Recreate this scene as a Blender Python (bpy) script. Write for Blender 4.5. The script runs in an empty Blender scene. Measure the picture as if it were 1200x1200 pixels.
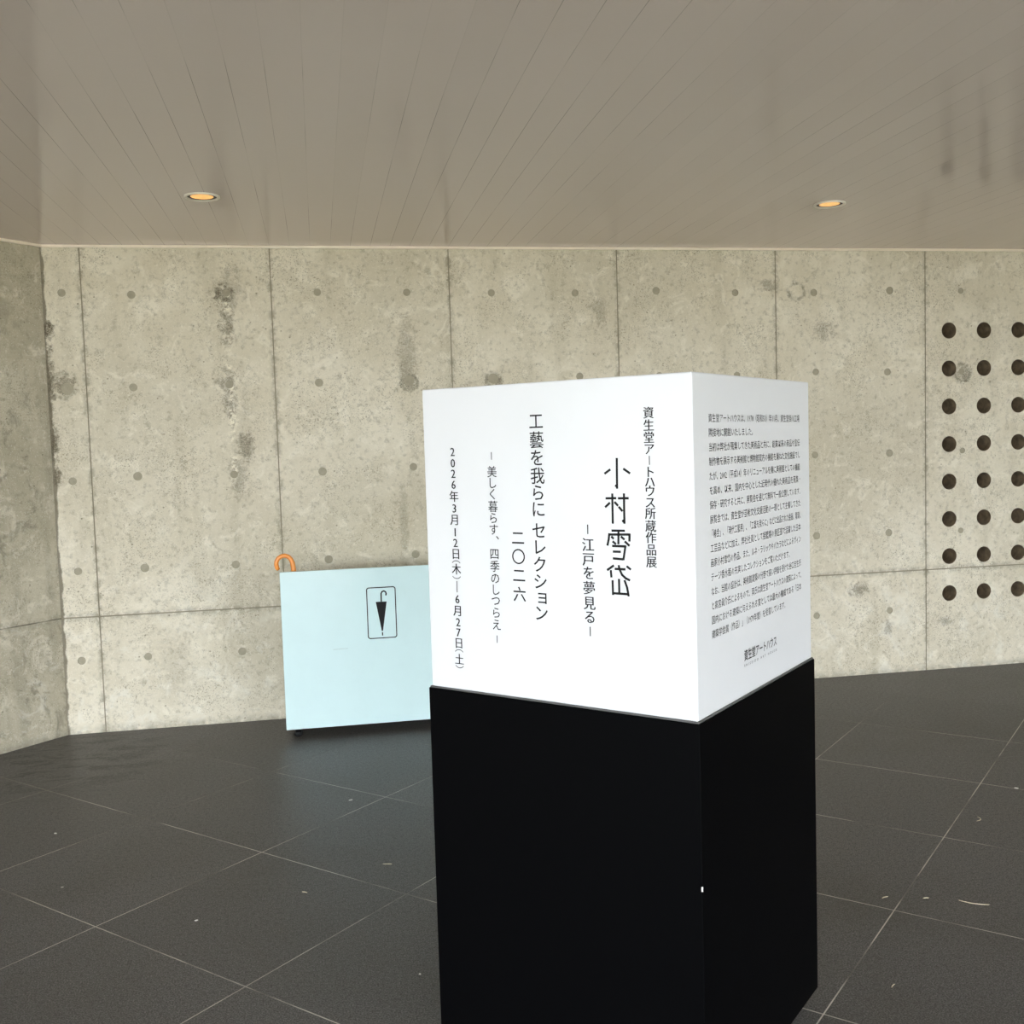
import bpy, bmesh, math, random
from mathutils import Vector, Matrix

random.seed(7)
C = bpy.context.scene.collection
S = bpy.context.scene

# ------------------------------------------------------------------ camera
CAM_H = 1.38299
yaw, pitch, roll = 0.18183, -0.06674, -0.02991
f0 = Vector((math.sin(yaw), math.cos(yaw), 0)); r0 = Vector((math.cos(yaw), -math.sin(yaw), 0)); u0 = Vector((0, 0, 1))
f = math.cos(pitch) * f0 + math.sin(pitch) * u0
u = -math.sin(pitch) * f0 + math.cos(pitch) * u0
r = math.cos(roll) * r0 + math.sin(roll) * u
u2 = -math.sin(roll) * r0 + math.cos(roll) * u
cd = bpy.data.cameras.new('camera'); cam = bpy.data.objects.new('camera', cd); C.objects.link(cam)
cd.sensor_width = 36.0; cd.sensor_fit = 'HORIZONTAL'; cd.lens = 36.0 * 1218.12 / 1200.0
cd.clip_start = 0.02; cd.clip_end = 200
m = Matrix((r, u2, -f)).transposed().to_4x4(); m.translation = Vector((0, 0, CAM_H)); cam.matrix_world = m
S.camera = cam

# ------------------------------------------------------------------ sky, sun, exposure
w = bpy.data.worlds.new('sky'); S.world = w; w.use_nodes = True
wn = w.node_tree.nodes; wn.clear()
bg = wn.new('ShaderNodeBackground'); wo = wn.new('ShaderNodeOutputWorld')
bg.inputs['Color'].default_value = (0.87, 0.935, 1.0, 1); bg.inputs['Strength'].default_value = 13.0
w.node_tree.links.new(bg.outputs[0], wo.inputs[0])
sd = bpy.data.lights.new('sun', 'SUN'); sd.energy = 10.0; sd.angle = math.radians(3); sd.color = (1.0, 0.95, 0.86)
sun = bpy.data.objects.new('sun', sd); C.objects.link(sun)
sun.rotation_euler = Vector((0.45, 0.12, -1.0)).to_track_quat('-Z', 'Y').to_euler()
sun.location = (-4, -6, 9)
S.view_settings.view_transform = 'Standard'; S.view_settings.look = 'None'
S.view_settings.gamma = 1; S.view_settings.use_curve_mapping = False
S.view_settings.exposure = 0.07

# ------------------------------------------------------------------ node helper
def lin(c):
    return tuple(((v / 255) / 12.92 if v / 255 <= 0.04045 else ((v / 255 + 0.055) / 1.055) ** 2.4) for v in c) + (1,)

class NB:
    def __init__(s, name):
        s.m = bpy.data.materials.new(name); s.m.use_nodes = True
        s.t = s.m.node_tree; s.t.nodes.clear()
        s.out = s.t.nodes.new('ShaderNodeOutputMaterial'); s.b = s.t.nodes.new('ShaderNodeBsdfPrincipled')
        s.t.links.new(s.b.outputs[0], s.out.inputs[0])
        s._xyz = None
    def n(s, typ, **kw):
        x = s.t.nodes.new(typ)
        for k, v in kw.items(): setattr(x, k, v)
        return x
    def put(s, inp, v):
        if hasattr(v, 'is_output') or isinstance(v, bpy.types.NodeSocket): s.t.links.new(v, inp)
        else: inp.default_value = v
    def set(s, **kw):
        for k, v in kw.items(): s.put(s.b.inputs[k.replace('_', ' ')], v)
    def ma(s, op, a, b=0.0, c=0.0, clamp=False):
        x = s.n('ShaderNodeMath', operation=op, use_clamp=clamp)
        s.put(x.inputs[0], a); s.put(x.inputs[1], b); s.put(x.inputs[2], c)
        return x.outputs[0]
    def pos(s):
        if not s._xyz:
            g = s.n('ShaderNodeNewGeometry'); q = s.n('ShaderNodeSeparateXYZ'); s.t.links.new(g.outputs['Position'], q.inputs[0])
            s._xyz = (g.outputs['Position'], q.outputs[0], q.outputs[1], q.outputs[2])
        return s._xyz
    def noise(s, scale, detail=4, rough=0.55, vscale=(1, 1, 1), off=(0, 0, 0), out='Fac', dist=0.0, vec=None):
        mp = s.n('ShaderNodeMapping'); s.put(mp.inputs[0], vec or s.pos()[0])
        mp.inputs['Scale'].default_value = vscale; mp.inputs['Location'].default_value = off
        x = s.n('ShaderNodeTexNoise'); s.t.links.new(mp.outputs[0], x.inputs['Vector'])
        x.inputs['Scale'].default_value = scale; x.inputs['Detail'].default_value = detail
        x.inputs['Roughness'].default_value = rough; x.inputs['Distortion'].default_value = dist
        return x.outputs[out]
    def ss(s, v, a, b, lo=0.0, hi=1.0):
        x = s.n('ShaderNodeMapRange', interpolation_type='SMOOTHSTEP')
        s.put(x.inputs[0], v); x.inputs[1].default_value = a; x.inputs[2].default_value = b
        s.put(x.inputs[3], lo); s.put(x.inputs[4], hi)
        return x.outputs[0]
    def mix(s, fac, a, b, typ='MIX'):
        x = s.n('ShaderNodeMix', data_type='RGBA', blend_type=typ)
        s.put(x.inputs[0], fac); s.put(x.inputs[6], a); s.put(x.inputs[7], b)
        return x.outputs[2]
    def bump(s, h, strength, dist):
        x = s.n('ShaderNodeBump'); x.inputs['Strength'].default_value = strength; x.inputs['Distance'].default_value = dist
        s.put(x.inputs['Height'], h); s.t.links.new(x.outputs[0], s.b.inputs['Normal'])

def simple(name, col, rough=0.5, metal=0.0, spec=0.5, grain=0.0, coat=0.0, var=0.10):
    b = NB(name)
    b.set(Roughness=rough, Metallic=metal, Specular_IOR_Level=spec, Coat_Weight=coat)
    v = b.noise(9, 3)
    c2 = tuple(x * (1 - var) for x in col[:3]) + (1,)
    b.set(Base_Color=b.mix(b.ss(v, 0.35, 0.7), col, c2))
    if grain:
        b.bump(b.noise(500, 2), grain, 0.001)
    return b.m

# ------------------------------------------------------------------ plan of the building (metres)
WALL_Y = 5.4023; CEIL = 2.4; CORNER = -1.281
SEAM0 = -1.10143; PANEL = 0.9; JOINT_Z = 0.5835; TIE_Z = 0.3655
LA = math.radians(48)
LD = Vector((-math.cos(LA), -math.sin(LA), 0)); LN = Vector((math.sin(LA), -math.cos(LA), 0))
TH = 0.78593; E1 = Vector((math.cos(TH), math.sin(TH), 0)); E2 = Vector((-math.sin(TH), math.cos(TH), 0))
TILE_A, TILE_B, TOX, TOY = 0.64132, 0.64931, -0.24334, 2.69073

# ------------------------------------------------------------------ materials
def concrete(name, back):
    b = NB(name); P, X, Y, Z = b.pos()
    off = (0, 0, 0) if back else (11.3, 4.1, 2.7)
    big = b.noise(0.9, 3, 0.5, off=off)
    med = b.noise(3.6, 6, 0.62, off=off, dist=0.6)
    stk = b.noise(5.0, 4, 0.6, vscale=(1.6, 1.6, 0.22), off=off)
    fine = b.noise(38, 5, 0.7, off=off)
    grain = b.noise(150, 3, 0.7, off=off)
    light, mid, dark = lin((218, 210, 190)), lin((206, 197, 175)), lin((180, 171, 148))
    if not back: light, mid, dark = lin((198, 190, 168)), lin((180, 172, 150)), lin((148, 140, 120))  # same concrete in darker tones, the left wall's shade put into the colour
    c = b.mix(b.ss(med, 0.36, 0.66), mid, light)
    c = b.mix(b.ss(big, 0.42, 0.72, 0.0, 0.55), c, dark)
    c = b.mix(b.ss(stk, 0.50, 0.74, 0.0, 0.45), c, dark)
    patch = b.ss(b.noise(4.5, 5, 0.65, off=(off[0] + 6, 2, 9), dist=0.5), 0.44, 0.62)
    pale = b.ss(b.noise(7.5, 5, 0.68, off=(off[0] + 1, 5, 3), dist=0.9), 0.53, 0.64, 0.0, 0.5)
    c = b.mix(pale, c, lin((228, 221, 203)))
    c = b.mix(b.ss(fine, 0.50, 0.70, 0.0, 0.50), c, lin((142, 135, 115)))
    c = b.mix(b.ma('MULTIPLY', b.ss(grain, 0.54, 0.66), b.ma('MULTIPLY_ADD', patch, 0.62, 0.04)), c, lin((104, 97, 80)))
    c = b.mix(b.ma('MULTIPLY', b.ss(b.noise(170, 2, 0.6, off=(2, 8, 5)), 0.60, 0.70), 0.45), c, lin((236, 231, 216)))
    # whitish lime bloom low on the wall and in patches
    bloom = b.ma('MULTIPLY', b.ss(b.noise(7, 6, 0.7, off=(3, 3, 3), dist=1.2), 0.52, 0.66), b.ss(Z, 1.3, 0.05, 0.04, 0.45))
    c = b.mix(bloom, c, lin((222, 219, 206)))
    # air-bubble pits
    vo = b.n('ShaderNodeTexVoronoi'); vo.inputs['Scale'].default_value = 26; b.t.links.new(P, vo.inputs['Vector'])
    vc = b.n('ShaderNodeSeparateColor'); b.t.links.new(vo.outputs['Color'], vc.inputs[0])
    pit = b.ma('MULTIPLY', b.ss(vo.outputs['Distance'], 0.13, 0.07), b.ma('GREATER_THAN', vc.outputs[0], 0.82))
    c = b.mix(b.ma('MULTIPLY', pit, 0.55), c, lin((88, 80, 64)))
    height = b.ma('ADD', b.ma('MULTIPLY', fine, 0.5), b.ma('MULTIPLY', med, 0.6))
    height = b.ma('SUBTRACT', height, b.ma('MULTIPLY', pit, 0.6))
    nz = b.noise(22, 5, 0.7, off=(1, 7, 2))
    nz2 = b.noise(9, 5, 0.65, off=(5, 2, 8))
    # dirt along the horizontal board joint
    dz = b.ma('ABSOLUTE', b.ma('SUBTRACT', Z, JOINT_Z))
    jd = b.ma('MULTIPLY', b.ss(dz, 0.035, 0.0), b.ss(nz, 0.36, 0.62))
    c = b.mix(b.ma('MULTIPLY', jd, 0.45), c, lin((108, 102, 86)))
    ln = b.ss(dz, 0.0036, 0.0024)
    c = b.mix(b.ma('MULTIPLY', ln, b.ss(nz2, 0.3, 0.6, 0.35, 0.85)), c, lin((92, 86, 72)))
    # patchy darker band at the foot of the wall
    ft = b.ma('MULTIPLY', b.ss(Z, 0.05, 0.0), b.ss(nz, 0.3, 0.6))
    c = b.mix(b.ma('MULTIPLY', ft, 0.5), c, lin((120, 116, 104)))
    if back:
        k = b.ma('DIVIDE', b.ma('SUBTRACT', X, SEAM0), PANEL)
        dx = b.ma('MULTIPLY', b.ma('ABSOLUTE', b.ma('SUBTRACT', b.ma('FRACT', b.ma('ADD', k, 0.5)), 0.5)), PANEL)
        sd_ = b.ma('MULTIPLY', b.ss(dx, 0.030, 0.0), b.ss(nz, 0.42, 0.62))
        c = b.mix(b.ma('MULTIPLY', sd_, 0.5), c, lin((104, 96, 76)))
        ln = b.ss(dx, 0.0034, 0.0024)
        c = b.mix(b.ma('MULTIPLY', ln, b.ss(nz2, 0.25, 0.55, 0.35, 0.85)), c, lin((120, 112, 92)))
        # rough dark rake along the inner corner
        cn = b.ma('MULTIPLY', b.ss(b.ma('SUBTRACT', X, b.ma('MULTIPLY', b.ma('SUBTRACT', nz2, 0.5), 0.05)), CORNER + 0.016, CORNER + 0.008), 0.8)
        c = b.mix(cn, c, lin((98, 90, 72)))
        # stains with shapes of their own: (x, z, rx, rz, strength)
        stains = [(-0.432, 2.16, 0.055, 0.06, .9), (-0.425, 2.02, 0.045, 0.13, .7), (-0.40, 2.19, 0.09, 0.12, .35), (-0.428, 1.66, 0.04, 0.16, .6),
                  (-0.44, 1.72, 0.06, 0.05, .55), (-0.36, 1.40, 0.05, 0.10, .7), (-0.40, 1.25, 0.05, 0.12, .45),
                  (-1.262, 2.0, 0.03, 0.07, 1.), (-1.265, 1.75, 0.025, 0.22, .8), (-1.265, 1.45, 0.03, 0.10, .9), (-1.258, 1.28, 0.025, 0.06, .8),
                  (-1.205, 1.724, 0.065, 0.065, .75), (0.47, 1.85, 0.06, 0.22, .4), (0.46, 1.75, 0.05, 0.12, .5),
                  (0.92, 1.714, 0.045, 0.045, .75), (2.983, 0.49, 0.08, 0.05, .6), (1.50, 2.06, 0.05, 0.10, .3), (3.16, 0.26, 0.03, 0.05, .5),
                  (3.64, 1.70, 0.07, 0.06, .6), (2.78, 1.95, 0.08, 0.07, .35), (2.45, 2.2, 0.06, 0.04, .5), (0.476, 1.704, 0.05, 0.05, .6),
                  (3.52, 0.28, 0.07, 0.03, .5), (0.42, 1.0, 0.03, 0.25, .25), (-0.75, 0.32, 0.1, 0.2, .2)]
        tot = None; rag = b.noise(30, 6, 0.78, off=(3, 1, 2), dist=0.5)
        for (sx, sz, rx, rz, a) in stains:
            ax = b.ma('DIVIDE', b.ma('SUBTRACT', X, sx), rx); az = b.ma('DIVIDE', b.ma('SUBTRACT', Z, sz), rz)
            d = b.ma('SQRT', b.ma('ADD', b.ma('MULTIPLY', ax, ax), b.ma('MULTIPLY', az, az)))
            d = b.ma('ADD', d, b.ma('MULTIPLY', b.ma('SUBTRACT', rag, 0.5), 3.4))
            mk = b.ss(d, 1.0, 0.35, 0.0, a)
            tot = mk if tot is None else b.ma('MAXIMUM', tot, mk)
        c = b.mix(b.ma('MULTIPLY', tot, b.ss(grain, 0.36, 0.58, 0.5, 1.0)), c, lin((92, 83, 65)))
        # rough rings left round three patched tie holes
        for (sx, sz, rr) in [(-1.205, 1.724, 0.062), (0.476, 1.704, 0.04), (0.919, 1.714, 0.042), (-0.43, 2.165, 0.04), (2.62, 2.166, 0.045), (3.63, 1.705, 0.05)]:
            ax = b.ma('SUBTRACT', X, sx); az = b.ma('SUBTRACT', Z, sz)
            d = b.ma('SQRT', b.ma('ADD', b.ma('MULTIPLY', ax, ax), b.ma('MULTIPLY', az, az)))
            d = b.ma('ADD', d, b.ma('MULTIPLY', b.ma('SUBTRACT', rag, 0.5), 0.05))
            rg = b.ma('MULTIPLY', b.ss(b.ma('ABSOLUTE', b.ma('SUBTRACT', d, rr)), 0.014, 0.002), b.ss(nz, 0.42, 0.60, 0.05, 0.62))
            c = b.mix(rg, c, lin((96, 90, 74)))
        # pale lime runs beside the streak
        ax = b.ma('DIVIDE', b.ma('SUBTRACT', X, b.ma('ADD', -0.425, b.ma('MULTIPLY', b.ma('SUBTRACT', nz2, 0.5), 0.10))), 0.028)
        run = b.ma('MULTIPLY', b.ss(b.ma('ABSOLUTE', ax), 1.0, 0.1), b.ma('MULTIPLY', b.ss(Z, 1.05, 1.3), b.ss(rag, 0.46, 0.56)))
        c = b.mix(b.ma('MULTIPLY', run, b.ss(nz2, 0.42, 0.56, 0.1, 0.8)), c, lin((240, 233, 212)))
        height = b.ma('SUBTRACT', height, b.ma('MULTIPLY', tot, 0.7))
    else:
        blot = b.ma('MULTIPLY', b.ss(b.noise(6, 6, 0.7, off=(9, 1, 4), dist=0.8), 0.54, 0.66), b.ss(Z, 2.2, 1.2, 0.25, 0.6))
        c = b.mix(blot, c, lin((112, 104, 88)))
    b.set(Base_Color=c, Roughness=0.78, Specular_IOR_Level=0.35)
    b.bump(height, 0.55, 0.006)
    return b.m

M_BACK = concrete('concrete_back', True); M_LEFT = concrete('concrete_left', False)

def tie_mat():
    b = NB('mortar_plug')
    n = b.noise(60, 4)
    b.set(Base_Color=b.mix(n, lin((140, 133, 114)), lin((172, 164, 142))), Roughness=0.85); b.bump(n, 0.5, 0.003)
    return b.m
M_TIE = tie_mat()
def hole_mat():
    b = NB('hole_lining')
    n = b.noise(26, 4)
    b.set(Base_Color=b.mix(b.ss(n, .3, .7), lin((112, 98, 78)), lin((150, 132, 106))), Roughness=0.6); b.bump(n, 0.4, 0.003)
    return b.m
M_HOLE = hole_mat()
M_SEAM = simple('joint_concrete', lin((140, 131, 110)), 0.85)

def ceiling_mat():
    b = NB('ceiling_strips'); P, X, Y, Z = b.pos()
    k = b.ma('DIVIDE', X, 0.1)
    fr = b.ma('ABSOLUTE', b.ma('SUBTRACT', b.ma('FRACT', b.ma('ADD', k, 0.5)), 0.5))
    d = b.ma('MULTIPLY', fr, 0.1)
    g = b.ss(d, 0.0012, 0.0005)
    cell = b.n('ShaderNodeTexWhiteNoise', noise_dimensions='1D'); b.put(cell.inputs['W'], b.ma('FLOOR', b.ma('ADD', k, 0.001)))
    c = b.mix(cell.outputs['Value'], lin((228, 214, 208)), lin((231, 217, 211)))
    fade = b.ss(b.noise(1.3, 3, 0.6, off=(2, 0, 0)), 0.38, 0.62, 0.1, 0.8)
    c = b.mix(b.ma('MULTIPLY', g, fade), c, lin((140, 129, 118)))
    b.set(Base_Color=c, Roughness=0.13, Specular_IOR_Level=0.65, Metallic=0.0)
    wav = b.noise(1.4, 2, 0.5, vscale=(2.0, 0.5, 1))
    b.bump(b.ma('SUBTRACT', b.ma('MULTIPLY', wav, 0.5), b.ma('MULTIPLY', g, 0.0)), 0.05, 0.004)
    return b.m
M_CEIL = ceiling_mat()

def floor_mat():
    b = NB('stone_tiles'); P, X, Y, Z = b.pos()
    px = b.ma('SUBTRACT', X, TOX); py = b.ma('SUBTRACT', Y, TOY)
    a = b.ma('DIVIDE', b.ma('ADD', b.ma('MULTIPLY', px, E1.x), b.ma('MULTIPLY', py, E1.y)), TILE_A)
    c_ = b.ma('DIVIDE', b.ma('ADD', b.ma('MULTIPLY', px, E2.x), b.ma('MULTIPLY', py, E2.y)), TILE_B)
    def dist(v, size):
        return b.ma('MULTIPLY', b.ma('ABSOLUTE', b.ma('SUBTRACT', b.ma('FRACT', b.ma('ADD', v, 0.5)), 0.5)), size)
    da, dc = dist(a, TILE_A), dist(c_, TILE_B)
    d = b.ma('MINIMUM', da, dc)
    g = b.ss(d, 0.0022, 0.0014)
    cx = b.n('ShaderNodeCombineXYZ'); b.put(cx.inputs[0], b.ma('FLOOR', a)); b.put(cx.inputs[1], b.ma('FLOOR', c_))
    wnz = b.n('ShaderNodeTexWhiteNoise', noise_dimensions='2D'); b.t.links.new(cx.outputs[0], wnz.inputs['Vector'])
    sp = b.noise(240, 3, 0.75); sp2 = b.noise(70, 4, 0.65); big = b.noise(1.1, 4, 0.6, dist=0.4)
    col = b.mix(b.ss(sp, 0.38, 0.68), lin((66, 64, 63)), lin((128, 126, 125)))
    col = b.mix(b.ss(sp2, 0.45, 0.75, 0, 0.35), col, lin((52, 49, 45)))
    col = b.mix(b.ma('MULTIPLY', wnz.outputs['Value'], 0.22), col, lin((54, 51, 47)))
    col = b.mix(b.ss(big, 0.45, 0.75, 0, 0.4), col, lin((66, 62, 52)))
    # dust specks
    vo = b.n('ShaderNodeTexVoronoi'); vo.inputs['Scale'].default_value = 9; b.t.links.new(P, vo.inputs['Vector'])
    speck = b.ss(vo.outputs['Distance'], 0.018, 0.010)
    col = b.mix(b.ma('MULTIPLY', speck, 0.5), col, lin((150, 146, 138)))
    # damp stains by the left corner
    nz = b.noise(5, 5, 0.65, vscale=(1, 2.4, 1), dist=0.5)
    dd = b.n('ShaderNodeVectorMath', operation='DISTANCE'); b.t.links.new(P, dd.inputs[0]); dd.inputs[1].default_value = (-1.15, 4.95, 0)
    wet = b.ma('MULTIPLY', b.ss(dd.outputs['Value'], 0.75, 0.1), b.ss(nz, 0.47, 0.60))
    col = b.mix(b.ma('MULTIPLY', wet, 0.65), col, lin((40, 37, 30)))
    gn = b.ss(b.noise(2.6, 3, 0.6, off=(4, 4, 0)), 0.36, 0.60, 0.15, 1.0)
    gn = b.ma('MULTIPLY', gn, b.ss(b.ma('ADD', Y, b.ma('MULTIPLY', b.noise(1.7, 2), 1.2)), 4.5, 5.6, 1.0, 0.2))
    gc = b.mix(gn, lin((52, 49, 45)), lin((196, 190, 180)))
    col = b.mix(g, col, gc)
    b.set(Base_Color=col, Roughness=b.ss(sp2, 0.3, 0.7, 0.40, 0.52), Specular_IOR_Level=0.27)
    b.bump(b.ma('SUBTRACT', b.ma('ADD', b.ma('MULTIPLY', sp, 0.6), b.ma('MULTIPLY', sp2, 0.5)), g), 0.35, 0.0025)
    return b.m
M_FLOOR = floor_mat()
def ground_mat():
    b = NB('forecourt'); n = b.noise(0.6, 4)
    b.set(Base_Color=b.mix(b.ss(n, .4, .6), lin((124, 120, 98)), lin((140, 134, 110))), Roughness=0.9)
    return b.m
M_GROUND = ground_mat()
M_TRIM = simple('cream_trim', lin((240, 228, 208)), 0.35)
M_WHITE = simple('white_acrylic', lin((211, 212, 214)), 0.30, spec=0.4, var=0.015)
M_BLACK = simple('black_satin_paint', lin((4, 4, 5)), 0.5, spec=0.03, grain=0.03, var=0.03)
M_EDGE = simple('highlit_black_edge', lin((88, 88, 88)), 0.5)  # grey stands in for light caught along the black ledge
M_INK = simple('dark_print', lin((30, 30, 31)), 0.7, spec=0.2)
M_INK2 = simple('grey_print', lin((54, 54, 54)), 0.7, spec=0.2)
M_AQUA = simple('pale_aqua_panel', lin((206, 229, 229)), 0.16, spec=0.6, var=0.02)
M_STEEL = simple('steel_rod', lin((150, 152, 152)), 0.3, metal=1.0)
M_RUB = simple('black_rubber', lin((22, 22, 22)), 0.6)
M_AMBER_CANE = simple('amber_cane', lin((236, 146, 52)), 0.28, spec=0.6, coat=0.3)
M_CLOTH = simple('black_cloth', lin((24, 24, 28)), 0.8)
M_RING = simple('white_ring', lin((246, 240, 228)), 0.35)
M_BAFFLE = simple('black_baffle', lin((30, 24, 18)), 0.5)
M_STRAW = simple('dry_straw', lin((206, 194, 166)), 0.7)
M_LEAF = simple('pale_husk', lin((222, 220, 214)), 0.7)
def lamp_mat():
    b = NB('amber_lamp'); n = b.noise(60, 3)
    c = b.mix(b.ss(n, .3, .7), (1.0, 0.46, 0.10, 1), (1.0, 0.60, 0.20, 1))
    b.set(Base_Color=(0.5, 0.25, 0.06, 1), Emission_Color=c, Emission_Strength=0.85, Roughness=0.3)
    return b.m
M_LAMP = lamp_mat()

# ------------------------------------------------------------------ mesh helpers
def obj(name, bm, mats, parent=None, smooth=False):
    me = bpy.data.meshes.new(name); bmesh.ops.recalc_face_normals(bm, faces=bm.faces); bm.to_mesh(me); bm.free()
    for mt in (mats if isinstance(mats, (list, tuple)) else [mats]): me.materials.append(mt)
    if smooth:
        for p in me.polygons: p.use_smooth = True
    o = bpy.data.objects.new(name, me); C.objects.link(o)
    if parent: o.parent = parent
    return o
def tag(o, label=None, cat=None, group=None, kind=None):
    if label: o['label'] = label
    if cat: o['category'] = cat
    if group: o['group'] = group
    if kind: o['kind'] = kind
    return o
def thing(name, label, cat, loc=(0, 0, 0), rz=0, group=None):
    o = bpy.data.objects.new(name, None); C.objects.link(o); o.empty_display_size = 0.1
    o.location = loc; o.rotation_euler = (0, 0, rz)
    return tag(o, label, cat, group)
def box(bm, x0, x1, y0, y1, z0, z1, bev=0.0, seg=2):
    g = bmesh.ops.create_cube(bm, size=1.0)
    for v in g['verts']:
        v.co = Vector((x0 + (v.co.x + .5) * (x1 - x0), y0 + (v.co.y + .5) * (y1 - y0), z0 + (v.co.z + .5) * (z1 - z0)))
    if bev:
        es = list({e for v in g['verts'] for e in v.link_edges})
        bmesh.ops.bevel(bm, geom=es, offset=bev, segments=seg, affect='EDGES', profile=0.5)
def prism(bm, pts, z0, z1):
    lo = [bm.verts.new((p[0], p[1], z0)) for p in pts]; hi = [bm.verts.new((p[0], p[1], z1)) for p in pts]
    bm.faces.new(lo[::-1]); bm.faces.new(hi)
    for i in range(len(pts)):
        j = (i + 1) % len(pts); bm.faces.new((lo[i], lo[j], hi[j], hi[i]))
def cyl(bm, c, axis, rad, depth, seg=24, rad2=None):
    q = Vector((0, 0, 1)).rotation_difference(Vector(axis)).to_matrix().to_4x4(); q.translation = Vector(c)
    bmesh.ops.create_cone(bm, cap_ends=True, segments=seg, radius1=rad, radius2=rad if rad2 is None else rad2, depth=depth, matrix=q)
def tube(bm, pts, rads, seg=10):
    pts = [Vector(p) for p in pts]; rings = []
    if not isinstance(rads, (list, tuple)): rads = [rads] * len(pts)
    ref = None
    for i, p in enumerate(pts):
        t = (pts[min(i + 1, len(pts) - 1)] - pts[max(i - 1, 0)]).normalized()
        if ref is None: ref = t.orthogonal()
        ref = (ref - t * ref.dot(t)).normalized(); bi = t.cross(ref)
        rings.append([bm.verts.new(p + rads[i] * (math.cos(2 * math.pi * k / seg) * ref + math.sin(2 * math.pi * k / seg) * bi)) for k in range(seg)])
    for i in range(len(rings) - 1):
        for k in range(seg):
            bm.faces.new((rings[i][k], rings[i][(k + 1) % seg], rings[i + 1][(k + 1) % seg], rings[i + 1][k]))
    bm.faces.new(rings[0][::-1]); bm.faces.new(rings[-1])
def lathe(bm, prof, seg=40, closed=False):
    rings = [[bm.verts.new((rr * math.cos(2 * math.pi * k / seg), rr * math.sin(2 * math.pi * k / seg), zz)) for k in range(seg)] for rr, zz in prof]
    n = len(rings)
    for i in range(n if closed else n - 1):
        for k in range(seg):
            bm.faces.new((rings[i][k], rings[i][(k + 1) % seg], rings[(i + 1) % n][(k + 1) % seg], rings[(i + 1) % n][k]))
    if not closed:
        bm.faces.new(rings[0][::-1]); bm.faces.new(rings[-1])
def cut(o, cutters):
    # boolean-cut each cutter mesh out of o, then drop the cutters
    tmp = []
    for bm, mt in cutters:
        c = obj('cutter', bm, mt); tmp.append(c)
        md = o.modifiers.new('cut', 'BOOLEAN'); md.operation = 'DIFFERENCE'; md.object = c; md.solver = 'EXACT'; md.material_mode = 'TRANSFER'
    bpy.context.view_layer.update()
    dg = bpy.context.evaluated_depsgraph_get()
    me = bpy.data.meshes.new_from_object(o.evaluated_get(dg), preserve_all_data_layers=True, depsgraph=dg)
    me.name = o.name; o.modifiers.clear(); o.data = me
    for c in tmp:
        d = c.data; bpy.data.objects.remove(c); bpy.data.meshes.remove(d)

# ------------------------------------------------------------------ structure
X_END = 6.6; RX = 15
bm = bmesh.new(); box(bm, CORNER, X_END, WALL_Y, WALL_Y + 0.3, 0, CEIL)
wall = tag(obj('wall_back', bm, M_BACK), kind='structure')
cv = bmesh.new()
for k in range(9):
    x = SEAM0 + PANEL * k
    if x < X_END - 0.1: box(cv, x - 0.0018, x + 0.0018, WALL_Y - 0.05, WALL_Y + 0.003, -0.1, CEIL + 0.1)
ch = bmesh.new(); box(ch, CORNER - 0.2, X_END + 0.2, WALL_Y - 0.05, WALL_Y + 0.004, JOINT_Z - 0.0025, JOINT_Z + 0.0025)
ct = bmesh.new()
cols = [-1.19] + [SEAM0 + 0.225 + 0.45 * i for i in range(10)]
for i, x in enumerate(cols):
    for j in range(5):
        z = TIE_Z + 0.45 * j
        if abs(x + 1.19) < .01 and j == 3: rr = 0.03
        elif (i in (4, 5) and j == 3): rr = 0.027
        else: rr = 0.0185 + 0.003 * random.random()
        cyl(ct, (x + random.uniform(-.01, .01), WALL_Y - 0.01, z + random.uniform(-.008, .008)), (0, 1, 0), rr, 0.028, 20)
for x, z in [(3.62, 2.166), (3.625, 1.712), (3.63, 1.26), (3.62, 0.80)]:
    cyl(ct, (x, WALL_Y - 0.01, z), (0, 1, 0), 0.017, 0.026, 20)
hh = bmesh.new()
for i in range(11):
    for j in range(8):
        cyl(hh, (3.5467 + 0.2207 * i, WALL_Y + 0.05, 0.4403 + 0.2147 * j), (0, 1, 0), 0.0455, 0.36, 40)
cut(wall, [(cv, M_SEAM), (ch, M_SEAM), (ct, M_TIE), (hh, M_HOLE)])

c0 = Vector((CORNER, WALL_Y, 0)); L = 6.5  # wall drawn out past the view to cut sky light from the left
p = [c0, c0 + LD * L, c0 + LD * L - LN * 0.3, c0 - LN * 0.3 + Vector((0.0, 0.0, 0)), c0 + Vector((0.0, 0.3, 0))]
bm = bmesh.new(); prism(bm, [(q.x, q.y) for q in p], 0, CEIL)
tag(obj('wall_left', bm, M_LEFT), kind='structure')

bm = bmesh.new(); box(bm, -RX, X_END + 1.5, -5.4, WALL_Y + 0.4, -0.12, 0.0)
tag(obj('floor', bm, M_FLOOR), kind='structure')
LAMPS = [(-0.4152, 4.372), (2.279, 4.362)]
bm = bmesh.new(); prism(bm, [(-7, -3.6), (X_END + 1.5, -5.4), (X_END + 1.5, WALL_Y + 0.4), (-RX, WALL_Y + 0.4), (-RX, -3.6)], CEIL, CEIL + 0.14)  # unseen reach to the front and left shaped to limit sky light
ceil = tag(obj('ceiling', bm, M_CEIL), kind='structure')
cc = bmesh.new()
for x, y in LAMPS: cyl(cc, (x, y, CEIL), (0, 0, 1), 0.062, 0.12, 40)
cut(ceil, [(cc, M_BAFFLE)])
bm = bmesh.new(); box(bm, -60, 60, -70, 60, -0.3, -0.14)
tag(obj('ground', bm, M_GROUND), kind='structure')

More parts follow.
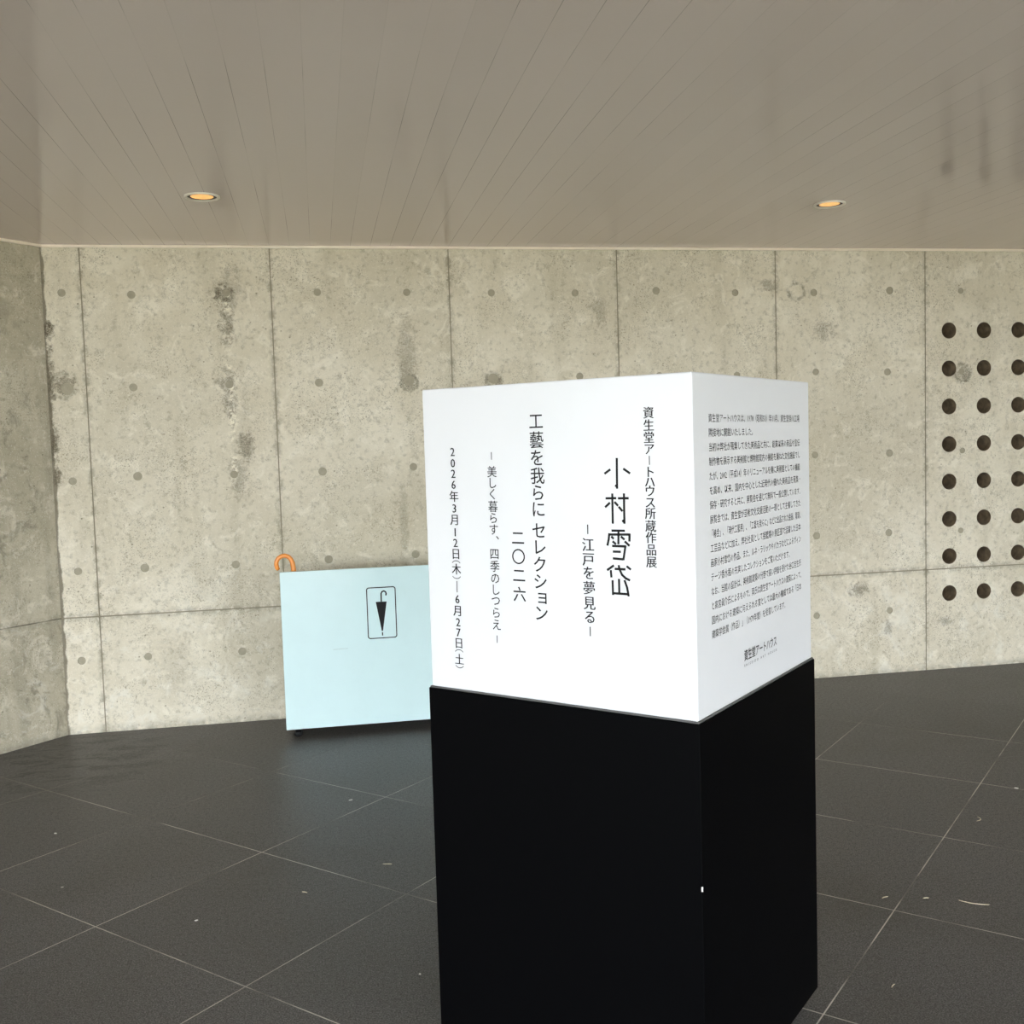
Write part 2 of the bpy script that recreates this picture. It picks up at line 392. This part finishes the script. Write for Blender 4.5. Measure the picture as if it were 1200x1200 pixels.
bm = bmesh.new(); box(bm, X_END, X_END + 0.3, -3.0, WALL_Y + 0.3, 0, CEIL)  # unseen wall added to dim the right face of the sign
tag(obj('unseen_wall_right', bm, M_LEFT), kind='structure')
# trim along the wall head
bm = bmesh.new(); box(bm, CORNER + 0.004, X_END, WALL_Y - 0.012, WALL_Y + 0.002, CEIL - 0.013, CEIL - 0.0005, 0.001, 1)
tag(obj('trim_1', bm, M_TRIM), kind='structure')
bm = bmesh.new(); a = c0 + LN * 0.012; q = [a + Vector((0.006, -0.003, 0)), a + LD * L, c0 + LD * L, c0]
prism(bm, [(v.x, v.y) for v in q], CEIL - 0.013, CEIL - 0.0005)
tag(obj('trim_2', bm, M_TRIM), kind='structure')

# ------------------------------------------------------------------ lettering
def glyphs(text, offset=0.0, res=2, spacing=1.0):
    cu = bpy.data.curves.new('t', 'FONT'); cu.body = text; cu.size = 1; cu.resolution_u = res; cu.offset = offset; cu.space_character = spacing
    o = bpy.data.objects.new('t', cu); C.objects.link(o); bpy.context.view_layer.update()
    dg = bpy.context.evaluated_depsgraph_get()
    me = bpy.data.meshes.new_from_object(o.evaluated_get(dg), depsgraph=dg)
    V = [(v.co.x, v.co.y) for v in me.vertices]; F = [tuple(pl.vertices) for pl in me.polygons]
    bpy.data.objects.remove(o); bpy.data.curves.remove(cu); bpy.data.meshes.remove(me)
    return V, F
_gc = {}
def glyph(ch, off):
    if (ch, off) not in _gc: _gc[(ch, off)] = glyphs(ch, off)
    return _gc[(ch, off)]
class Flat:
    """collects flat print on a face: (u, z) face coordinates -> mesh"""
    def __init__(s): s.V = []; s.F = []
    def add(s, V, F):
        n = len(s.V); s.V += V; s.F += [tuple(i + n for i in q) for q in F]
    def char(s, ch, uc, zc, em, off=0.0, heavy=0.0, sx=1.0):
        V, F = glyph(ch, off)
        if not V: return
        xs = [v[0] for v in V]
        cx = 0.5 if (max(xs) - min(xs) > 0.52 or ord(ch) > 0x2fff) else (max(xs) + min(xs)) / 2
        cy = 0.36 if ch.isdigit() else 0.38
        for d in ((0,) if not heavy else (-heavy, 0, heavy)):
            s.add([(uc + (x - cx + d) * em * sx, zc + (y - cy) * em) for x, y in V], F)
    def stroke(s, pts, wd):
        for i in range(len(pts) - 1):
            a, b_ = Vector(pts[i]), Vector(pts[i + 1]); t = (b_ - a).normalized(); n = Vector((-t.y, t.x)) * wd / 2
            if i > 0: a = a - t * wd * 0.35
            if i < len(pts) - 2: b_ = b_ + t * wd * 0.35
            s.add([tuple(a + n), tuple(a - n), tuple(b_ - n), tuple(b_ + n)], [(0, 1, 2, 3)])
    def arc(s, uc, zc, rx, rz, a0, a1, wd, n=10):
        s.stroke([(uc + rx * math.cos(math.radians(a0 + (a1 - a0) * i / n)), zc + rz * math.sin(math.radians(a0 + (a1 - a0) * i / n))) for i in range(n + 1)], wd)
    def build(s, name, fn, mat, parent, label=None):
        me = bpy.data.meshes.new(name); me.from_pydata([fn(*v) for v in s.V], [], s.F); me.materials.append(mat)
        o = bpy.data.objects.new(name, me); C.objects.link(o); o.parent = parent
        return tag(o, label)

# ------------------------------------------------------------------ the sign on its plinth
PX, PY, WL, WR, ZB, ZW, INS, GAP = 0.68049, 1.82379, 0.65132, 0.66053, 0.84796, 1.50362, 0.0055, 0.03
ctr = Vector((PX, PY, 0)) + E1 * (WR / 2) + E2 * (WL / 2)
sign = thing('exhibition_sign', 'white exhibition sign cube with dark Japanese lettering on a tall black plinth', 'sign', ctr, TH)
hx, hy = WR / 2, WL / 2
bm = bmesh.new(); box(bm, -hx, hx, -hy, hy, GAP, ZB - 0.0035, 0.0012, 1)
plinth = obj('plinth', bm, M_BLACK, sign); tag(plinth, 'tall matt black plinth')
bm = bmesh.new(); box(bm, -hx + 0.002, hx - 0.002, -hy + 0.002, hy - 0.002, ZB - 0.0035, ZB, 0.001, 1)
obj('top_edge', bm, M_EDGE, plinth)
bm = bmesh.new(); box(bm, -hx - 0.0006, -hx + 0.002, -hy - 0.0006, -hy + 0.002, 0.523, 0.532)
tag(obj('chipped_paint', bm, M_LEAF, plinth), 'small pale chip on the near edge')
for sx in (-1, 1):
    for sy in (-1, 1):
        bm = bmesh.new(); cyl(bm, (sx * (hx - 0.06), sy * (hy - 0.06), 0.006), (0, 0, 1), 0.022, 0.012, 20); cyl(bm, (sx * (hx - 0.06), sy * (hy - 0.06), 0.0215), (0, 0, 1), 0.01, 0.021, 12)
        obj('foot', bm, M_RUB, sign)
bm = bmesh.new(); box(bm, -hx + INS, hx - INS, -hy + INS, hy - INS, ZB - 0.0005, ZW, 0.0028, 2)
cube = tag(obj('sign_box', bm, M_WHITE, sign), 'glossy white cube printed on its faces')
EPS = 0.0007
def onL(uu, z): return (-hx + INS - EPS, hy - uu, z)
def onR(uu, z): return (-hx + uu, -hy + INS - EPS, z)

TITLE = [[(0.4857, 1.3471), (0.4853, 1.3223), (0.485, 1.2874)], [(0.4711, 1.3251), (0.4576, 1.3167)], [(0.4994, 1.3263), (0.5141, 1.3168)], [(0.481, 1.2945), (0.4851, 1.2908)],
 [(0.4587, 1.2686), (0.4825, 1.269)], [(0.474, 1.2782), (0.4738, 1.2487), (0.4737, 1.2191)], [(0.4685, 1.2602), (0.4574, 1.2511)], [(0.4784, 1.2619), (0.4862, 1.2541)], [(0.4863, 1.2688), (0.5097, 1.2692)],
 [(0.4996, 1.2785), (0.4994, 1.249), (0.4993, 1.2196)], [(0.4874, 1.2525), (0.4958, 1.2437)], [(0.4947, 1.2263), (0.4988, 1.2227)],
 [(0.4703, 1.2055), (0.5001, 1.2059)], [(0.4859, 1.2059), (0.4849, 1.1789)], [(0.4653, 1.2003), (0.4638, 1.1886), (0.4605, 1.1757)], [(0.4647, 1.1977), (0.5099, 1.1988), (0.5093, 1.1852)],
 [(0.4694, 1.1941), (0.475, 1.1894)], [(0.4721, 1.1846), (0.4798, 1.179)], [(0.4909, 1.1946), (0.4988, 1.1885)], [(0.499, 1.1854), (0.5094, 1.1768)],
 [(0.471, 1.1755), (0.5002, 1.1754), (0.4951, 1.1483)], [(0.4722, 1.1644), (0.4901, 1.1645)], [(0.4719, 1.1511), (0.4951, 1.1499)],
 [(0.4739, 1.1374), (0.4585, 1.1271)], [(0.4667, 1.1278), (0.4678, 1.1131)], [(0.4755, 1.1305), (0.4994, 1.1305)], [(0.4844, 1.1384), (0.4863, 1.13), (0.4914, 1.1196), (0.4995, 1.1131), (0.5089, 1.1094)], [(0.5019, 1.137), (0.5112, 1.1305)],
 [(0.4701, 1.1079), (0.4705, 1.0786)], [(0.4846, 1.1113), (0.4845, 1.0837)], [(0.47, 1.0823), (0.5058, 1.0822)], [(0.4965, 1.1093), (0.502, 1.0953), (0.5051, 1.078)]]
fl = Flat()
for st in TITLE: fl.stroke(st, 0.0046)
fl.build('title_lettering', onL, M_INK, cube, 'large title of four angular characters')

def column(text, uc, zs, em, off, heavy, bar, label, sx=1.0):
    fl = Flat()
    for ch, z in zip(text, zs):
        if ch == '|': fl.stroke([(uc, z + bar), (uc, z - bar)], em * 0.075)
        elif ch == '(': fl.arc(uc, z - em * 0.22, em * 0.46, em * 0.34, 155, 25, em * 0.06)
        elif ch == ')': fl.arc(uc, z + em * 0.22, em * 0.46, em * 0.34, 205, 335, em * 0.06)
        elif ch == '、': fl.char(ch, uc + em * 0.66, z + em * 0.35, em, off, heavy, sx)
        elif ch == 'ョ': fl.char(ch, uc + em * 0.1, z + em * 0.08, em, off, heavy, sx)
        elif ch == '〇': fl.arc(uc, z, em * 0.43, em * 0.43, 0, 360, em * 0.085, 36)
        else: fl.char(ch, uc, z, em, off, heavy, sx)
    return fl.build('lettering', onL, M_INK, cube, label)
column('2026年3月12日(木)|6月27日(土)', 0.0849, [1.3668, 1.3427, 1.3199, 1.2963, 1.2707, 1.245, 1.2202, 1.1933, 1.1701, 1.1462, 1.1278, 1.1127, 1.0951, 1.0743, 1.0472, 1.0217, 0.9966, 0.9741, 0.9506, 0.9327, 0.9148, 0.8988],
       0.0258, 0.0, 0.016, 0.0125, 'column of dates at the left edge')
column('|美しく暮らす、', 0.1876, [1.3562, 1.3232, 1.2997, 1.276, 1.2501, 1.2256, 1.2014, 1.1826], 0.0258, 0.004, 0, 0.008, 'thin subtitle column after a dash')
column('四季のしつらえ|', 0.1876, [1.1497, 1.1234, 1.098, 1.0735, 1.0502, 1.0243, 0.9987, 0.9676], 0.0258, 0.004, 0, 0.008, 'thin subtitle column before a dash')
column('|江戸を夢見る|', 0.4167, [1.2068, 1.1762, 1.1472, 1.1199, 1.0897, 1.0594, 1.0314, 1.0022], 0.029, 0.0, 0.016, 0.0095, 'subtitle column beside the large title')
column('工藝を我らにセレクション', 0.3015, [1.4251, 1.3871, 1.3507, 1.3139, 1.2794, 1.2458, 1.2019, 1.1679, 1.1322, 1.097, 1.0638, 1.0314], 0.0362, 0.006, 0, 0, 'long second title column')
column('二〇二六', 0.2488, [1.1855, 1.1462, 1.1071, 1.0674], 0.0335, 0.008, 0, 0, 'year in four characters')
column('資生堂ア|トハウス所蔵作品展', 0.5559, [1.4317, 1.408, 1.385, 1.3632, 1.3415, 1.3198, 1.3008, 1.2834, 1.2615, 1.2405, 1.2163, 1.1942, 1.1708, 1.1474], 0.0238, 0.002, 0.014, 0.0085, 'right-hand heading column')

PARA = ['資生堂アートハウスは、1978（昭和53）年11月、資生堂掛川工場', '隣接地に開館いたしました。', '当初は弊社が蒐集してきた美術品と共に、創業以来の商品や宣伝',
 '制作物を展示する美術館と博物館双方の機能を兼ねた文化施設でし', 'たが、2002（平成14）年のリニューアルを機に美術館としての機能', 'を高め、以来、国内を中心とした近現代の優れた美術品を蒐集・',
 '保存・研究すると共に、展覧会を通じて無料で一般公開しています。', '展覧会では、資生堂が芸術文化支援活動の一環として主催してきた', '「椿会」、「現代工藝展」、「工藝を我らに」などに出品された絵画、彫刻、',
 '工芸品などに加え、弊社社員として揺籃期の意匠部で活躍した日本', '画家小村雪岱の作品、また、ルネ・ラリックやバカラなどによるヴィン', 'テージ香水瓶の充実したコレクションをご覧いただけます。',
 'なお、当館の設計は、美術館建築の分野で高い評価を受けた谷口吉生氏', 'と高宮眞介氏によるもので、両氏は資生堂アートハウスの建築によって、', '国内における建築に与えられる賞としては最大の権威である「日本', '建築学会賞（作品）」（1979年度）を受賞しています。']
PW = {1: None, 11: 0.436, 15: 0.4045}
fl = Flat()
for i, t in enumerate(PARA):
    V, F = glyphs(t, 0.0, 1)
    wmax = max(v[0] for v in V)
    width = 0.512 if i not in PW else (PW[i] or wmax * 0.0182)
    k = width / wmax; z = 1.4185 - 0.02778 * i
    fl.add([(0.0745 + x * k, z + (y - 0.38) * 0.0178) for x, y in V], F)
fl.build('paragraph_lettering', onR, M_INK2, cube, 'sixteen lines of small grey text')
fl = Flat()
V, F = glyphs('資生堂アートハウス', 0.012, 2); k = 0.187 / max(v[0] for v in V)
fl.add([(0.2345 + x * k, 0.9305 + (y - 0.38) * 0.0245) for x, y in V], F)
V, F = glyphs('SHISEIDO ART HOUSE', 0.006, 2, 1.9); k = 0.187 / max(v[0] for v in V)
fl.add([(0.2345 + x * k, 0.9075 + y * 0.0072) for x, y in V], F)
fl.build('logo_lettering', onR, M_INK2, cube, 'small two-line logo at the foot of the text')

# ------------------------------------------------------------------ umbrella stand
SX, SY = -0.2055, 5.0
SW, SB, ST, PT = 1.2, 0.0455, 0.8035, 0.018
stand = thing('umbrella_stand', 'pale aqua umbrella stand panel on black casters by the concrete wall', 'umbrella stand', (SX + SW / 2, SY + 0.13, 0))
hw = SW / 2; FY = -0.13
bm = bmesh.new(); box(bm, -hw, hw, FY, FY + PT, SB, ST, 0.0015, 1)
front = tag(obj('front_panel', bm, M_AQUA, stand), 'glossy pale aqua panel with umbrella pictogram')
bm = bmesh.new(); box(bm, -hw + 0.015, hw - 0.015, FY + PT, 0.13, SB + 0.004, SB + 0.028)
obj('drip_tray', bm, M_STEEL, stand)
bm = bmesh.new()
for yy in (FY + PT + 0.012, 0.0, 0.118): tube(bm, [(-hw + 0.02, yy, 0.56), (hw - 0.02, yy, 0.56)], 0.006, 8)
for i in range(9):
    x = -hw + 0.02 + (SW - 0.04) * i / 8; tube(bm, [(x, FY + PT, 0.56), (x, 0.124, 0.56)], 0.005, 8)
for x in (-hw + 0.02, hw - 0.02): tube(bm, [(x, 0.118, SB + 0.02), (x, 0.118, 0.56)], 0.007, 8)
obj('rack', bm, M_STEEL, stand)
for sx in (-1, 1):
    for yy in (FY + 0.045, 0.095):
        bm = bmesh.new(); x = sx * (hw - 0.055)
        box(bm, x - 0.018, x + 0.018, yy - 0.018, yy + 0.018, SB - 0.0005, SB + 0.004); box(bm, x - 0.012, x + 0.012, yy - 0.0125, yy - 0.0095, 0.022, SB); box(bm, x - 0.012, x + 0.012, yy + 0.0095, yy + 0.0125, 0.022, SB)
        ca = obj('caster', bm, M_BLACK, stand)
        bm = bmesh.new(); cyl(bm, (x, yy, 0.0195), (0, 1, 0), 0.0195, 0.017, 24); obj('wheel', bm, M_RUB, ca, True)
# pictogram
ox = SX + hw
fl = Flat(); X0, X1, Z0, Z1, cr = 0.1985, 0.3348, 0.4614, 0.7068, 0.011
pts = []
for (cx, cz, a0) in ((X1 - cr, Z1 - cr, 0), (X0 + cr, Z1 - cr, 90), (X0 + cr, Z0 + cr, 180), (X1 - cr, Z0 + cr, 270)):
    pts += [(cx + cr * math.cos(math.radians(a0 + 15 * i)), cz + cr * math.sin(math.radians(a0 + 15 * i))) for i in range(7)]
fl.stroke(pts + [pts[0]], 0.0048)
fl.stroke([(0.2668, 0.6379), (0.2668, 0.672), (0.2678, 0.679), (0.2718, 0.6855), (0.2783, 0.6885), (0.2845, 0.687), (0.2893, 0.6825), (0.2908, 0.676), (0.2895, 0.6665)], 0.0066)
fl.add([(0.2401, 0.6377), (0.2922, 0.6372), (0.2695, 0.495), (0.2638, 0.495)], [(0, 1, 2, 3)])
fl.stroke([(0.2667, 0.4895), (0.2665, 0.4726)], 0.0056)
fl.build('pictogram', lambda a, z: (a - ox, FY - 0.0006, z), M_INK, front, 'black furled umbrella symbol in a rounded frame')
fl = Flat(); fl.stroke([(0.03, 0.4195), (0.10, 0.4215)], 0.0022)
fl.build('scuff_mark', lambda a, z: (a - ox, FY - 0.0005, z), simple('scuff', lin((176, 196, 194)), 0.5), front, 'faint grey scuff')

# umbrella standing in the rack, only its crook shows
UY = 5.08
umb = thing('umbrella', 'amber crook handle of an umbrella rising behind the pale aqua stand', 'umbrella', (-0.14, UY, SB + 0.028))
lz = SB + 0.028
hk = [(-0.1405, 0.76), (-0.1410, 0.79), (-0.1425, 0.815), (-0.1455, 0.838), (-0.1525, 0.8552), (-0.1636, 0.8678), (-0.180, 0.8740), (-0.1968, 0.8715), (-0.2115, 0.8625), (-0.2203, 0.848), (-0.2219, 0.8329), (-0.2190, 0.8174), (-0.2125, 0.8075), (-0.2115, 0.806)]
bm = bmesh.new(); tube(bm, [(x + 0.14, 0, z - lz) for x, z in hk], [0.0122, 0.0122, 0.0122, .0118, .0114, .0112, .0110, .0108, .0108, .0108, .0108, .0106, .009, .004], 14)
tag(obj('handle', bm, M_AMBER_CANE, umb, True), 'amber curved handle')
bm = bmesh.new(); tube(bm, [(0, 0, 0.0), (0, 0, 0.70)], 0.005, 10); obj('shaft', bm, M_STEEL, umb, True)
bm = bmesh.new(); lathe(bm, [(0.008, 0.06), (0.016, 0.2), (0.026, 0.40), (0.030, 0.455), (0.026, 0.475), (0.02, 0.56), (0.028, 0.66), (0.012, 0.665)], 18); obj('canopy', bm, M_CLOTH, umb, True)

# ------------------------------------------------------------------ downlights
def downlight(x, y, label):
    t = thing('downlight', label, 'ceiling light', (x, y, CEIL), 0, 'recessed downlights')
    bm = bmesh.new(); lathe(bm, [(0.0705, -0.0005), (0.0705, -0.005), (0.066, -0.0075), (0.059, -0.006), (0.0575, -0.001), (0.0575, 0.004), (0.061, 0.004), (0.061, -0.0005)], 48, True)
    obj('trim_ring', bm, M_RING, t, True)
    bm = bmesh.new(); lathe(bm, [(0.0575, -0.002), (0.047, -0.0035), (0.0445, -0.002), (0.0445, 0.004), (0.0575, 0.004)], 48, True)
    obj('baffle', bm, M_BAFFLE, t, True)
    bm = bmesh.new(); lathe(bm, [(0.0445, -0.0022), (0.0445, 0.004)], 48)
    obj('lens', bm, M_LAMP, t)
downlight(*LAMPS[0], 'round amber downlight in the ceiling above the umbrella stand side')
downlight(*LAMPS[1], 'round amber downlight in the ceiling nearer the round wall holes')

# ------------------------------------------------------------------ litter on the floor
def needle(x, y, length, ang, bend, label):
    t = bmesh.new(); pts = []
    for i in range(7):
        s = i / 6 - 0.5
        pts.append((s * length, bend * (1 - 4 * s * s), 0.0014))
    tube(t, pts, [0.0006, .0011, .0013, .0013, .0013, .0011, .0006], 6)
    o = obj('dry_needle', t, M_STRAW, None, True); o.location = (x, y, 0); o.rotation_euler = (0, 0, ang)
    return tag(o, label, 'plant litter', 'dry needles on the floor')
needle(1.829, 2.668, 0.082, -0.62, -0.008, 'longest pale dry needle on the dark floor right of the black plinth')
needle(2.243, 3.254, 0.045, 0.9, -0.012, 'curled pale dry needle on the tile nearest the right edge, below the white husk')
needle(1.600, 2.761, 0.024, 0.25, 0.002, 'short pale needle close to the long grout line right of the plinth')
needle(1.712, 2.727, 0.018, -0.1, 0.002, 'small faint needle between the grout line and the longest needle')
needle(1.355, 2.302, 0.022, 0.7, 0.002, 'short needle on the nearest right tile, low in the photo')
needle(0.167, 3.388, 0.030, -0.25, 0.001, 'straight pale needle on the floor left of the black plinth')
needle(-0.100, 3.233, 0.020, -0.6, 0.002, 'thin dry needle on the middle tile in front of the umbrella stand')
def husk(x, y, s, label):
    t = bmesh.new(); bmesh.ops.create_icosphere(t, subdivisions=2, radius=1)
    for v in t.verts: v.co = Vector((v.co.x * s * 1.5, v.co.y * s, (v.co.z + 1) * s * 0.3 + 0.0002))
    o = obj('husk_fragment', t, M_LEAF, None, True); o.location = (x, y, 0); o.rotation_euler = (0, 0, x * 7)
    return tag(o, label, 'plant litter', 'white husks on the floor')
husk(2.580, 3.500, 0.0055, 'white husk on the floor at the far right edge')
husk(0.067, 4.053, 0.006, 'white husk on the floor in front of the umbrella stand')
husk(-0.413, 3.115, 0.004, 'tiny white husk on the tile in the lower left middle')
husk(-0.8675, 3.469, 0.003, 'tiny white husk near the left edge of the floor')
husk(-1.008, 3.982, 0.0045, 'white husk on the floor below the left concrete wall')
husk(0.204, 2.644, 0.003, 'tiny white husk close beside the lower left of the black plinth')
